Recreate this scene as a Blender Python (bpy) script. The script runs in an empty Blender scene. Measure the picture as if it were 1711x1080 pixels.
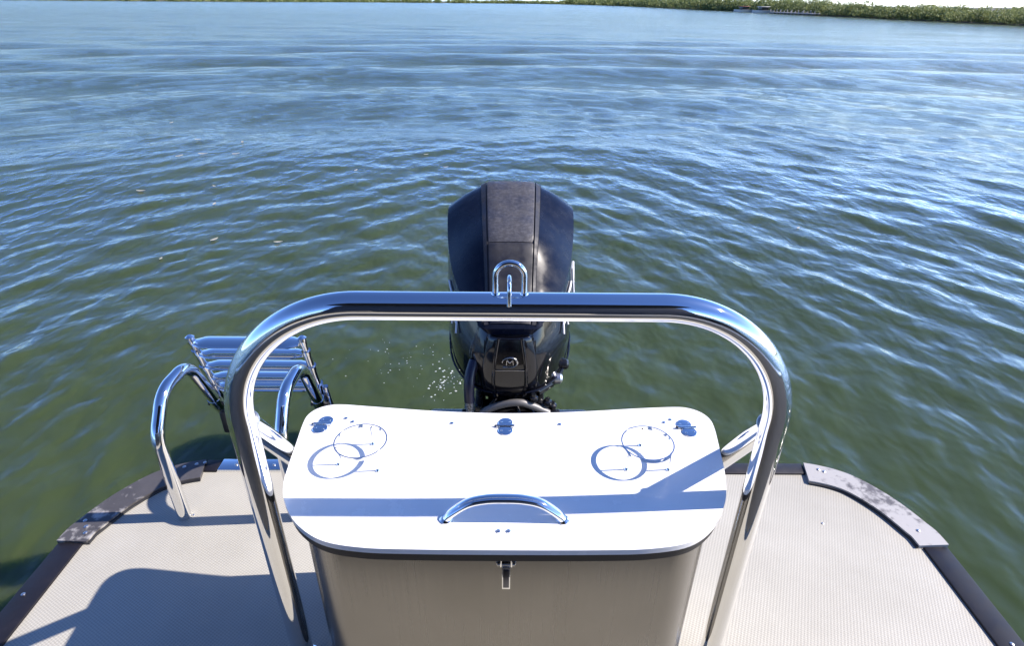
import bpy, bmesh, math, random
import numpy as np
from mathutils import Vector, Matrix

random.seed(7)
rng = np.random.default_rng(11)
R = math.radians
sc = bpy.context.scene
COL = sc.collection

# ------------------------------------------------------------------ camera
CAM = Vector((0.006, 0.0, 1.42))
pitch, roll, yaw = R(28.75), R(0.6), R(0.4)
fw = Vector((math.sin(yaw)*math.cos(pitch), math.cos(yaw)*math.cos(pitch), -math.sin(pitch)))
rt = Vector((math.cos(yaw), -math.sin(yaw), 0))
up = rt.cross(fw)
rt2 = rt*math.cos(roll) + up*math.sin(roll)
up2 = -rt*math.sin(roll) + up*math.cos(roll)
cd = bpy.data.cameras.new("camera")
cam = bpy.data.objects.new("camera", cd)
COL.objects.link(cam)
m3 = Matrix((rt2, up2, -fw)).transposed()
cam.matrix_world = Matrix.Translation(CAM) @ m3.to_4x4()
cd.sensor_width = 36.0
cd.lens = 980/1711*36
cd.clip_start = 0.02
cd.clip_end = 6000
sc.camera = cam

# ------------------------------------------------------------------ sky + sun
SUN_EL, SUN_AZ = R(40.7), R(86.5)      # azimuth clockwise from +Y (aft)
w = bpy.data.worlds.new("World")
sc.world = w
w.use_nodes = True
nt = w.node_tree
sky = nt.nodes.new('ShaderNodeTexSky')
sky.sky_type = 'NISHITA'
sky.sun_disc = False
sky.sun_elevation = SUN_EL
sky.sun_rotation = SUN_AZ
sky.air_density = 1.0
sky.dust_density = 0.2
sky.ozone_density = 2.0
tint = nt.nodes.new('ShaderNodeMix'); tint.data_type = 'RGBA'; tint.blend_type = 'MULTIPLY'
tint.inputs[0].default_value = 1.0
tint.inputs[7].default_value = (0.66, 0.86, 1.34, 1)      # cool white balance of the photograph
nt.links.new(sky.outputs[0], tint.inputs[6])
# thin bright haze low in the sky, strongest on the sunny side
tcs = nt.nodes.new('ShaderNodeTexCoord')
sxy = nt.nodes.new('ShaderNodeSeparateXYZ'); nt.links.new(tcs.outputs['Generated'], sxy.inputs[0])
hz = nt.nodes.new('ShaderNodeMapRange'); hz.interpolation_type = 'SMOOTHSTEP'
nt.links.new(sxy.outputs[2], hz.inputs[0])
hz.inputs[1].default_value = -0.05; hz.inputs[2].default_value = 0.62; hz.inputs[3].default_value = 1.0; hz.inputs[4].default_value = 0.0
sd_ = nt.nodes.new('ShaderNodeMapRange'); nt.links.new(sxy.outputs[0], sd_.inputs[0])
sd_.inputs[1].default_value = -0.6; sd_.inputs[2].default_value = 1.0; sd_.inputs[3].default_value = 0.55; sd_.inputs[4].default_value = 2.3
m1 = nt.nodes.new('ShaderNodeMath'); m1.operation = 'MULTIPLY'
nt.links.new(hz.outputs[0], m1.inputs[0]); nt.links.new(sd_.outputs[0], m1.inputs[1])
m2 = nt.nodes.new('ShaderNodeMath'); m2.operation = 'ADD'; nt.links.new(m1.outputs[0], m2.inputs[0]); m2.inputs[1].default_value = 1.0
tm = nt.nodes.new('ShaderNodeMix'); tm.data_type = 'RGBA'
nt.links.new(hz.outputs[0], tm.inputs[0]); tm.inputs[6].default_value = (0.66, 0.86, 1.34, 1); tm.inputs[7].default_value = (0.56, 0.80, 1.40, 1)
ws = nt.nodes.new('ShaderNodeMapRange'); nt.links.new(sxy.outputs[0], ws.inputs[0])
ws.inputs[1].default_value = -0.1; ws.inputs[2].default_value = 0.9; ws.inputs[3].default_value = 0.0; ws.inputs[4].default_value = 0.9
wm = nt.nodes.new('ShaderNodeMath'); wm.operation = 'MULTIPLY'; nt.links.new(ws.outputs[0], wm.inputs[0]); nt.links.new(hz.outputs[0], wm.inputs[1])
tm2 = nt.nodes.new('ShaderNodeMix'); tm2.data_type = 'RGBA'
nt.links.new(wm.outputs[0], tm2.inputs[0]); nt.links.new(tm.outputs[2], tm2.inputs[6]); tm2.inputs[7].default_value = (0.92, 0.95, 1.10, 1)
nt.links.new(tm2.outputs[2], tint.inputs[7])
gl = nt.nodes.new('ShaderNodeVectorMath'); gl.operation = 'SCALE'
nt.links.new(tint.outputs[2], gl.inputs[0]); nt.links.new(m2.outputs[0], gl.inputs['Scale'])
nt.links.new(gl.outputs[0], nt.nodes['Background'].inputs[0])
nt.nodes['Background'].inputs[1].default_value = 0.073
sd = bpy.data.lights.new("sun", 'SUN')
sun = bpy.data.objects.new("sun", sd)
COL.objects.link(sun)
sdir = Vector((math.sin(SUN_AZ)*math.cos(SUN_EL), math.cos(SUN_AZ)*math.cos(SUN_EL), math.sin(SUN_EL)))
sun.rotation_euler = sdir.to_track_quat('Z', 'Y').to_euler()
sun.location = (6, 1, 8)
sd.energy = 4.6
sd.angle = R(0.53)
sd.color = (1.0, 0.91, 0.83)
sc.view_settings.view_transform = 'Standard'
sc.view_settings.look = 'None'
sc.view_settings.exposure = 1.0
sc.view_settings.gamma = 1.0

# ------------------------------------------------------------------ materials
def mat(name, col, rough=0.5, metal=0.0, coat=0.0, spec=0.5, ior=None):
    m = bpy.data.materials.new(name)
    m.use_nodes = True
    b = m.node_tree.nodes['Principled BSDF']
    b.inputs['Base Color'].default_value = (*col, 1)
    b.inputs['Roughness'].default_value = rough
    b.inputs['Metallic'].default_value = metal
    b.inputs['Coat Weight'].default_value = coat
    b.inputs['Coat Roughness'].default_value = 0.05
    b.inputs['Specular IOR Level'].default_value = spec
    if ior: b.inputs['IOR'].default_value = ior
    return m
def nd(m, t, **k):
    n = m.node_tree.nodes.new(t)
    for a, v in k.items(): setattr(n, a, v)
    return n
def ln(m, a, b): m.node_tree.links.new(a, b)
def B(m): return m.node_tree.nodes['Principled BSDF']
def coords(m, scale=(1, 1, 1), which='Object', rot=(0, 0, 0)):
    tc = nd(m, 'ShaderNodeTexCoord'); mp = nd(m, 'ShaderNodeMapping')
    mp.inputs['Scale'].default_value = scale
    mp.inputs['Rotation'].default_value = rot
    ln(m, tc.outputs[which], mp.inputs[0])
    return mp.outputs[0]
def noise(m, v, scale, detail=4, rough=0.55, dist=0.0):
    n = nd(m, 'ShaderNodeTexNoise')
    n.inputs['Scale'].default_value = scale
    n.inputs['Detail'].default_value = detail
    n.inputs['Roughness'].default_value = rough
    n.inputs['Distortion'].default_value = dist
    ln(m, v, n.inputs['Vector'])
    return n.outputs[0]
def ramp(m, f, stops):
    n = nd(m, 'ShaderNodeValToRGB')
    e = n.color_ramp.elements
    while len(e) < len(stops): e.new(0.5)
    for q, (p, c) in zip(e, stops):
        q.position = p
        q.color = (*c, 1) if not isinstance(c, (int, float)) else (c, c, c, 1)
    ln(m, f, n.inputs[0])
    return n.outputs[0]
def bump(m, h, strength, dist, prev=None):
    n = nd(m, 'ShaderNodeBump')
    n.inputs['Strength'].default_value = strength
    n.inputs['Distance'].default_value = dist
    ln(m, h, n.inputs['Height'])
    if prev: ln(m, prev, n.inputs['Normal'])
    return n.outputs[0]
def math_(m, op, a, b=None):
    n = nd(m, 'ShaderNodeMath', operation=op)
    for i, x in enumerate((a, b)):
        if x is None: continue
        if isinstance(x, (int, float)): n.inputs[i].default_value = x
        else: ln(m, x, n.inputs[i])
    return n.outputs[0]

# polished stainless: faint smears and fine dust
M_steel = mat('polished_stainless', (0.80, 0.80, 0.80), 0.06, 1.0)
v = coords(M_steel)
ln(M_steel, ramp(M_steel, noise(M_steel, v, 14, 6), [(0.35, 0.02), (0.8, 0.09)]), B(M_steel).inputs['Roughness'])
ln(M_steel, bump(M_steel, noise(M_steel, v, 30, 3), 0.05, 0.002), B(M_steel).inputs['Normal'])

# brushed stainless sheet of the box: vertical grain
M_brush = mat('brushed_stainless', (0.56, 0.54, 0.50), 0.28, 1.0)
v = coords(M_brush, (230, 230, 1.6))
g = noise(M_brush, v, 1.0, 5, 0.6)
v2 = coords(M_brush)
blot = noise(M_brush, v2, 5.0, 5, 0.6)
ln(M_brush, ramp(M_brush, math_(M_brush, 'MULTIPLY', g, math_(M_brush, 'ADD', blot, 0.5)), [(0.3, 0.22), (0.75, 0.29)]), B(M_brush).inputs['Roughness'])
ln(M_brush, ramp(M_brush, blot, [(0.3, (0.235, 0.224, 0.208)), (0.7, (0.262, 0.250, 0.233))]), B(M_brush).inputs['Base Color'])
ln(M_brush, bump(M_brush, g, 0.04, 0.002), B(M_brush).inputs['Normal'])

# white gelcoat/starboard lid
M_lid = mat('white_gelcoat', (0.80, 0.80, 0.79), 0.22, 0.0, 0.5)
v = coords(M_lid)
ln(M_lid, ramp(M_lid, noise(M_lid, v, 6, 8, 0.7), [(0.25, (0.76, 0.76, 0.74)), (0.6, (0.82, 0.82, 0.81))]), B(M_lid).inputs['Base Color'])
ln(M_lid, ramp(M_lid, noise(M_lid, v, 25, 5), [(0.3, 0.16), (0.8, 0.34)]), B(M_lid).inputs['Roughness'])

M_latch = mat('dark_reflection_latch_steel', (0.10, 0.10, 0.12), 0.3, 1.0)  # steel coloured dark to hold the latch's dark reflection
M_rubber = mat('black_rubber', (0.012, 0.012, 0.014), 0.5)
M_seam = mat('seam_sealant', (0.45, 0.45, 0.46), 0.6)

# woven vinyl deck
M_deck = mat('woven_vinyl', (0.33, 0.315, 0.30), 0.55)
tc = nd(M_deck, 'ShaderNodeTexCoord')
mp = nd(M_deck, 'ShaderNodeMapping'); mp.inputs['Rotation'].default_value = (0, 0, R(3))
mp.inputs['Scale'].default_value = (1, 1, 1)
ln(M_deck, tc.outputs['Object'], mp.inputs[0])
sx = nd(M_deck, 'ShaderNodeSeparateXYZ'); ln(M_deck, mp.outputs[0], sx.inputs[0])
K = 2*math.pi/0.0105
wx = math_(M_deck, 'SINE', math_(M_deck, 'MULTIPLY', math_(M_deck, 'ADD', sx.outputs[0], math_(M_deck, 'MULTIPLY', sx.outputs[1], 0.5)), K))
wy = math_(M_deck, 'SINE', math_(M_deck, 'MULTIPLY', math_(M_deck, 'SUBTRACT', sx.outputs[1], math_(M_deck, 'MULTIPLY', sx.outputs[0], 0.25)), K))
wv = math_(M_deck, 'MULTIPLY', wx, wy)
wv = math_(M_deck, 'ADD', math_(M_deck, 'MULTIPLY', wv, 0.5), 0.5)
fine = noise(M_deck, tc.outputs['Object'], 420, 2)
big = noise(M_deck, tc.outputs['Object'], 2.3, 7, 0.62)
mixf = math_(M_deck, 'ADD', math_(M_deck, 'MULTIPLY', wv, 0.46), math_(M_deck, 'MULTIPLY', fine, 0.54))
c1 = ramp(M_deck, mixf, [(0.2, (0.305, 0.298, 0.265)), (0.8, (0.49, 0.478, 0.425))])
c2 = ramp(M_deck, big, [(0.28, (0.84, 0.825, 0.80)), (0.6, (1.0, 0.99, 0.975)), (0.8, (1.05, 1.04, 1.02))])
mx = nd(M_deck, 'ShaderNodeMix', data_type='RGBA', blend_type='MULTIPLY'); mx.inputs[0].default_value = 1
ln(M_deck, c1, mx.inputs[6]); ln(M_deck, c2, mx.inputs[7])
ln(M_deck, mx.outputs[2], B(M_deck).inputs['Base Color'])
ln(M_deck, bump(M_deck, mixf, 0.55, 0.0012), B(M_deck).inputs['Normal'])

# dark anodised edge strip
M_strip = mat('dark_edge_trim', (0.02, 0.02, 0.025), 0.5, 0.0, 0.0)
v = coords(M_strip)
ln(M_strip, ramp(M_strip, noise(M_strip, v, 8, 8, 0.7), [(0.3, (0.007, 0.007, 0.010)), (0.55, (0.011, 0.010, 0.014)), (0.8, (0.026, 0.024, 0.028))]), B(M_strip).inputs['Base Color'])
ln(M_strip, ramp(M_strip, noise(M_strip, v, 40, 6), [(0.3, 0.42), (0.8, 0.6)]), B(M_strip).inputs['Roughness'])

B(M_strip).inputs['Specular IOR Level'].default_value = 0.3
# scuffed cast corner plate: paint worn down to bright metal near its ends
def corner_mat(name, ends, amount, tone=1.0, th=0.56):
    m = mat(name, (0.13, 0.12, 0.12), 0.45)
    v = coords(m)
    n1 = noise(m, v, 30, 6, 0.6, 0.2)
    acc = None
    for e in ends:
        d = nd(m, 'ShaderNodeVectorMath', operation='DISTANCE')
        ln(m, v, d.inputs[0]); d.inputs[1].default_value = e
        q = math_(m, 'SUBTRACT', 1.0, math_(m, 'MULTIPLY', d.outputs['Value'], 3.6))
        q = math_(m, 'MAXIMUM', q, 0.0)
        acc = q if acc is None else math_(m, 'MAXIMUM', acc, q)
    f = math_(m, 'ADD', math_(m, 'MULTIPLY', acc, amount), n1)
    mk = ramp(m, f, [(th, 0.0), (th+0.16, 1.0)])
    mk2 = ramp(m, noise(m, v, 60, 8, 0.7), [(0.66, 0.0), (0.74, 1.0)])
    mkk = math_(m, 'MAXIMUM', mk, math_(m, 'MULTIPLY', mk2, 0.12))
    base = ramp(m, noise(m, v, 9, 8, 0.7), [(0.3, (0.085*tone, 0.080*tone, 0.082*tone)), (0.7, (0.125*tone, 0.118*tone, 0.120*tone))])
    x = nd(m, 'ShaderNodeMix', data_type='RGBA')
    ln(m, mkk, x.inputs[0]); ln(m, base, x.inputs[6]); x.inputs[7].default_value = (0.36, 0.35, 0.34, 1)
    ln(m, x.outputs[2], B(m).inputs['Base Color'])
    ln(m, bump(m, n1, 0.3, 0.002), B(m).inputs['Normal'])
    return m
M_cornerR = corner_mat('worn_corner_plate', [(1.06, 1.54, 0.0), (1.27, 1.26, 0)], 0.36)
M_cornerL = corner_mat('scuffed_corner_plate', [(-1.28, 1.24, 0.0)], 0.26, 0.62, 0.70)
M_alu = mat('mill_aluminium', (0.55, 0.56, 0.58), 0.35, 1.0)

# outboard
def paint(name, col, rough, coat, dust, ds=28):
    m = mat(name, col, rough, 0.0, coat)
    v = coords(m)
    d = ramp(m, noise(m, v, ds, 9, 0.75), [(0.45, 0.0), (0.85, dust)])
    x = nd(m, 'ShaderNodeMix', data_type='RGBA')
    ln(m, d, x.inputs[0]); x.inputs[6].default_value = (*col, 1); x.inputs[7].default_value = (0.22, 0.22, 0.24, 1)
    ln(m, x.outputs[2], B(m).inputs['Base Color'])
    ln(m, ramp(m, noise(m, v, 18, 7), [(0.3, rough*0.6), (0.8, min(1, rough*1.8))]), B(m).inputs['Roughness'])
    return m
M_cowl = paint('cowl_navy_black', (0.004, 0.004, 0.006), 0.08, 0.3, 0.02)
M_cowl_top = paint('cowl_satin_facet', (0.005, 0.007, 0.016), 0.22, 0.0, 0.05)
B(M_cowl_top).inputs['Specular IOR Level'].default_value = 0.16
M_pad = paint('textured_cowl_pad', (0.034, 0.034, 0.042), 0.55, 0.0, 0.45, 75)
v = coords(M_pad)
ln(M_pad, bump(M_pad, noise(M_pad, v, 260, 3), 0.5, 0.001), B(M_pad).inputs['Normal'])
M_pad2 = paint('front_cowl_pad', (0.012, 0.012, 0.017), 0.5, 0.0, 0.12)
M_black = paint('engine_black', (0.005, 0.005, 0.006), 0.25, 0.2, 0.05)
M_decal_glint = mat('white_decal_and_glint', (0.72, 0.72, 0.74), 0.35)
M_worn = mat('worn_grey_casting', (0.16, 0.155, 0.15), 0.5, 0.4)
M_emblem = mat('chrome_emblem', (0.55, 0.55, 0.56), 0.25, 1.0)
M_hose = mat('dark_blue_hose', (0.012, 0.014, 0.035), 0.35)
M_braid = mat('braided_sleeve', (0.45, 0.45, 0.46), 0.45, 0.7)
v = coords(M_braid)
vo = nd(M_braid, 'ShaderNodeTexVoronoi'); vo.inputs['Scale'].default_value = 160
ln(M_braid, v, vo.inputs['Vector'])
ln(M_braid, ramp(M_braid, vo.outputs['Distance'], [(0.2, (0.6, 0.6, 0.6)), (0.7, (0.1, 0.1, 0.1))]), B(M_braid).inputs['Base Color'])
M_canvas = mat('navy_canvas', (0.03, 0.035, 0.05), 0.9)
M_fence = mat('grey_fence_panel', (0.10, 0.095, 0.09), 0.5)

# murky estuary water
M_water = mat('green_estuary_water', (0.030, 0.047, 0.014), 0.03, 0.0, 0.0, 0.8, 1.333)
tcw = nd(M_water, 'ShaderNodeTexCoord')
v = tcw.outputs['Object']
tone = noise(M_water, v, 0.35, 4, 0.6)
ln(M_water, ramp(M_water, tone, [(0.3, (0.036, 0.055, 0.016)), (0.7, (0.050, 0.069, 0.022))]), B(M_water).inputs['Base Color'])
mpw = nd(M_water, 'ShaderNodeMapping'); mpw.inputs['Rotation'].default_value = (0, 0, R(18)); mpw.inputs['Scale'].default_value = (1.0, 0.62, 1)
ln(M_water, v, mpw.inputs[0])
mpw2 = nd(M_water, 'ShaderNodeMapping'); mpw2.inputs['Rotation'].default_value = (0, 0, R(-28)); mpw2.inputs['Scale'].default_value = (1.0, 0.7, 1)
ln(M_water, v, mpw2.inputs[0])
# ripples too small to model merge into a softer sheen farther out
ds_ = nd(M_water, 'ShaderNodeVectorMath', operation='LENGTH'); ln(M_water, v, ds_.inputs[0])
mr = nd(M_water, 'ShaderNodeMapRange'); ln(M_water, ds_.outputs['Value'], mr.inputs[0])
mr.inputs[1].default_value = 3.0; mr.inputs[2].default_value = 45.0; mr.inputs[3].default_value = 0.05; mr.inputs[4].default_value = 0.16
ln(M_water, mr.outputs[0], B(M_water).inputs['Roughness'])
n1 = noise(M_water, mpw.outputs[0], 5.5, 2, 0.5, 0.15)
n2 = noise(M_water, mpw2.outputs[0], 14.0, 2, 0.45, 0.0)
patch = ramp(M_water, noise(M_water, v, 0.12, 3), [(0.35, 0.45), (0.7, 1.0)])
sub = B(M_water)
sub.inputs['Subsurface Weight'].default_value = 1.0
sub.inputs['Subsurface Radius'].default_value = (0.8, 1.0, 0.6)
sub.inputs['Subsurface Scale'].default_value = 0.5
nb = bump(M_water, n1, 0.42, 0.055)
mr3 = nd(M_water, 'ShaderNodeMapRange'); ln(M_water, ds_.outputs['Value'], mr3.inputs[0])
mr3.inputs[1].default_value = 8.0; mr3.inputs[2].default_value = 40.0; mr3.inputs[3].default_value = 0.0; mr3.inputs[4].default_value = 1.0
mp3 = nd(M_water, 'ShaderNodeMapping'); mp3.inputs['Scale'].default_value = (0.55, 1.0, 1); ln(M_water, v, mp3.inputs[0])
n3 = noise(M_water, mp3.outputs[0], 1.5, 8, 0.72, 0.5)
nb = bump(M_water, math_(M_water, 'MULTIPLY', n3, mr3.outputs[0]), 1.0, 0.40, nb)
mr4 = nd(M_water, 'ShaderNodeMapRange'); ln(M_water, ds_.outputs['Value'], mr4.inputs[0])
mr4.inputs[1].default_value = 25.0; mr4.inputs[2].default_value = 110.0; mr4.inputs[3].default_value = 0.0; mr4.inputs[4].default_value = 1.0
n4 = noise(M_water, mp3.outputs[0], 0.22, 10, 0.78, 0.6)
nb = bump(M_water, math_(M_water, 'MULTIPLY', n4, mr4.outputs[0]), 1.0, 2.4, nb)
nb2 = bump(M_water, math_(M_water, 'MULTIPLY', n2, patch), 0.30, 0.010, nb)
ln(M_water, nb2, B(M_water).inputs['Normal'])

def leafmat(name, a, b, sc_=0.6):
    m = mat(name, a, 0.6)
    g = nd(m, 'ShaderNodeNewGeometry')
    n = noise(m, g.outputs['Position'], sc_, 3, 0.6)
    ln(m, ramp(m, n, [(0.3, a), (0.7, b)]), B(m).inputs['Base Color'])
    return m
M_mangrove = leafmat('mangrove_foliage', (0.095, 0.145, 0.045), (0.27, 0.31, 0.11), 0.35)
tl = nd(M_mangrove, 'ShaderNodeBsdfTranslucent'); tl.inputs[0].default_value = (0.22, 0.24, 0.08, 1)
ms = nd(M_mangrove, 'ShaderNodeMixShader'); ms.inputs[0].default_value = 0.35
ln(M_mangrove, B(M_mangrove).outputs[0], ms.inputs[1]); ln(M_mangrove, tl.outputs[0], ms.inputs[2])
ln(M_mangrove, ms.outputs[0], M_mangrove.node_tree.nodes['Material Output'].inputs[0])
M_wood = mat('weathered_timber', (0.36, 0.34, 0.32), 0.8)
M_mud = mat('tidal_mud', (0.10, 0.085, 0.06), 0.85)
ln(M_mud, ramp(M_mud, noise(M_mud, coords(M_mud), 0.4, 6), [(0.3, (0.05, 0.055, 0.03)), (0.7, (0.13, 0.11, 0.08))]), B(M_mud).inputs['Base Color'])
M_boatw = mat('white_boat_paint', (0.75, 0.75, 0.74), 0.35)
M_red = mat('faded_red_paint', (0.35, 0.09, 0.06), 0.5)
M_leaf = mat('pale_dead_leaf', (0.62, 0.58, 0.48), 0.6)
M_foam = mat('white_foam', (0.5, 0.53, 0.48), 0.8)
M_glassd = mat('dark_cabin_glass', (0.02, 0.025, 0.03), 0.1)

# ------------------------------------------------------------------ helpers
def link(name, me, material, parent=None, smooth=True):
    o = bpy.data.objects.new(name, me)
    COL.objects.link(o)
    mats = material if isinstance(material, (list, tuple)) else [material]
    for q in mats: me.materials.append(q)
    if smooth:
        me.polygons.foreach_set('use_smooth', [True]*len(me.polygons))
    if parent is not None:
        o.parent = parent
        o.matrix_parent_inverse = Matrix.Translation(-parent_world(parent))
    return o
def parent_world(p):
    # mesh parts are modelled in world coordinates, so only the Empties carry an offset
    return Vector(p.location) if p.type == 'EMPTY' else Vector((0, 0, 0))
def obj(name, bm, material, parent=None, smooth=True, sharp=35):
    bmesh.ops.recalc_face_normals(bm, faces=bm.faces[:])
    if smooth and sharp:
        for e in bm.edges:
            if len(e.link_faces) == 2 and e.calc_face_angle(0) > R(sharp): e.smooth = False
    me = bpy.data.meshes.new(name)
    bm.to_mesh(me); bm.free()
    return link(name, me, material, parent, smooth)
def tag(o, label=None, cat=None, group=None, kind=None):
    if label: o['label'] = label
    if cat: o['category'] = cat
    if group: o['group'] = group
    if kind: o['kind'] = kind
    return o
def empty(name, loc, label, cat, group=None):
    o = bpy.data.objects.new(name, None)
    o.empty_display_size = 0.1
    COL.objects.link(o); o.location = loc
    return tag(o, label, cat, group)
def catmull(pts, n=8, closed=False):
    P = [Vector(p) for p in pts]; out = []
    N = len(P)
    rg = range(N) if closed else range(N-1)
    for i in rg:
        a = P[(i-1) % N] if (closed or i > 0) else P[0]*2-P[1]
        b = P[i]; c = P[(i+1) % N]
        d = P[(i+2) % N] if (closed or i+2 < N) else P[-1]*2-P[-2]
        for k in range(n):
            t = k/n
            out.append(0.5*((2*b) + (c-a)*t + (2*a-5*b+4*c-d)*t*t + (3*b-a-3*c+d)*t**3))
    if not closed: out.append(P[-1])
    return out
def fillet(pts, radii, seg=10, closed=False):
    P = [Vector(p) for p in pts]; N = len(P); out = []
    for i in range(N):
        r = radii[i] if isinstance(radii, (list, tuple)) else radii
        if (not closed and i in (0, N-1)) or r <= 0:
            out.append(P[i]); continue
        a = (P[i-1]-P[i]); b = (P[(i+1) % N]-P[i])
        la, lb = a.length, b.length
        a.normalize(); b.normalize()
        ang = a.angle(b)
        if ang > math.pi-1e-3: out.append(P[i]); continue
        t = min(r/math.tan(ang/2), la*0.499 if closed else la*0.98, lb*0.499 if closed else lb*0.98)
        r_ = t*math.tan(ang/2)
        c = P[i] + (a+b).normalized()*(r_/math.sin(ang/2))
        s = P[i]+a*t; e = P[i]+b*t
        u_ = (s-c); v_ = (e-c); th = u_.angle(v_)
        for k in range(seg+1):
            q = k/seg
            out.append(c + (u_*math.sin((1-q)*th) + v_*math.sin(q*th))/math.sin(th))
    return out
def tube(bm, path, r, seg=20, closed=False, caps=True, sx_=1.0, sy_=1.0, upv=None, rfun=None):
    P = [Vector(p) for p in path]
    Q = [P[0]]
    for p in P[1:]:
        if (p-Q[-1]).length > 1e-5: Q.append(p)
    P = Q; N = len(P)
    T = []
    for i in range(N):
        a = P[i-1] if (i > 0 or closed) else P[0]
        b = P[(i+1) % N] if (i < N-1 or closed) else P[-1]
        T.append((b-a).normalized())
    n = Vector(upv) if upv else (Vector((0, 0, 1)) if abs(T[0].z) < 0.9 else Vector((1, 0, 0)))
    n = (n - T[0]*n.dot(T[0])).normalized()
    rings = []
    for i in range(N):
        if i:
            ax = T[i-1].cross(T[i])
            if ax.length > 1e-7:
                n = Matrix.Rotation(T[i-1].angle(T[i]), 3, ax.normalized()) @ n
            n = (n - T[i]*n.dot(T[i])).normalized()
        b = T[i].cross(n)
        rr = r*(rfun(i/(N-1)) if rfun else 1)
        rings.append([bm.verts.new(P[i] + n*math.cos(2*math.pi*k/seg)*rr*sx_ + b*math.sin(2*math.pi*k/seg)*rr*sy_) for k in range(seg)])
    M = N if closed else N-1
    for i in range(M):
        A, Bq = rings[i], rings[(i+1) % N]
        for k in range(seg):
            bm.faces.new((A[k], A[(k+1) % seg], Bq[(k+1) % seg], Bq[k]))
    if caps and not closed:
        bm.faces.new(rings[0][::-1]); bm.faces.new(rings[-1])
    return bm
def prism(bm, outline, z0, z1, bev=0.0, bseg=3):
    """extrude a plan outline; z may be functions"""
    bot = [bm.verts.new((p[0], p[1], z0)) for p in outline]
    top = [bm.verts.new((p[0], p[1], z1)) for p in outline]
    n = len(outline)
    f1 = bm.faces.new(top); bm.faces.new(bot[::-1])
    for i in range(n):
        bm.faces.new((bot[i], bot[(i+1) % n], top[(i+1) % n], top[i]))
    if bev > 0:
        es = [e for e in f1.edges]
        bmesh.ops.bevel(bm, geom=es, offset=bev, segments=bseg, profile=0.5, affect='EDGES')
    return bm
def box(bm, c, s, rot=None, bev=0.0):
    r = bmesh.ops.create_cube(bm, size=1.0)
    vs = r['verts']
    bmesh.ops.scale(bm, vec=Vector(s), verts=vs)
    if bev > 0:
        es = list({e for v_ in vs for e in v_.link_edges})
        rr = bmesh.ops.bevel(bm, geom=es, offset=bev, segments=2, profile=0.5, affect='EDGES')
        vs = list({v_ for f_ in rr['faces'] for v_ in f_.verts} | {v_ for v_ in vs if v_.is_valid})
    if rot is not None: bmesh.ops.rotate(bm, cent=(0, 0, 0), matrix=rot, verts=vs)
    bmesh.ops.translate(bm, vec=Vector(c), verts=vs)
    return bm
def cyl(bm, a, b, r, seg=20, r2=None):
    a, b = Vector(a), Vector(b)
    return tube(bm, [a, b], r, seg, rfun=(lambda t: 1+(r2/r-1)*t) if r2 is not None else None)
def lathe(bm, c, prof, seg=24, axis='Z'):
    rings = []
    for (r, h) in prof:
        rr = []
        for k in range(seg):
            a = 2*math.pi*k/seg
            p = Vector((r*math.cos(a), r*math.sin(a), h))
            if axis == 'Y': p = Vector((p.x, p.z, p.y))
            if axis == 'X': p = Vector((p.z, p.x, p.y))
            rr.append(bm.verts.new(p+Vector(c)))
        rings.append(rr)
    for A, Bq in zip(rings, rings[1:]):
        for k in range(seg): bm.faces.new((A[k], A[(k+1) % seg], Bq[(k+1) % seg], Bq[k]))
    bm.faces.new(rings[0][::-1]); bm.faces.new(rings[-1])
    return bm
def screw_head(bm, x, y, z, r=0.0045, slot=True):
    lathe(bm, (x, y, z), [(r, 0), (r*0.95, r*0.35), (r*0.6, r*0.6), (r*0.15, r*0.68)], 14)

# ================================================================== SETTING: water
WZ = -0.55
comps = []
def add_waves(n, lmin, lmax, mean, spread, slope):
    for _ in range(n):
        L = math.exp(rng.uniform(math.log(lmin), math.log(lmax)))
        th = mean + rng.normal(0, spread)
        k = 2*math.pi/L
        comps.append((L, k*math.cos(th), k*math.sin(th), slope/math.sqrt(n)*1.41/k*rng.uniform(0.6, 1.4), rng.uniform(0, 6.28)))
add_waves(26, 0.11, 0.30, R(25), R(60), 0.030)
add_waves(24, 0.25, 0.9, R(70), R(60), 0.030)
add_waves(18, 0.9, 3.2, R(75), R(30), 0.022)
add_waves(10, 3.0, 9.0, R(85), R(14), 0.016)
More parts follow.
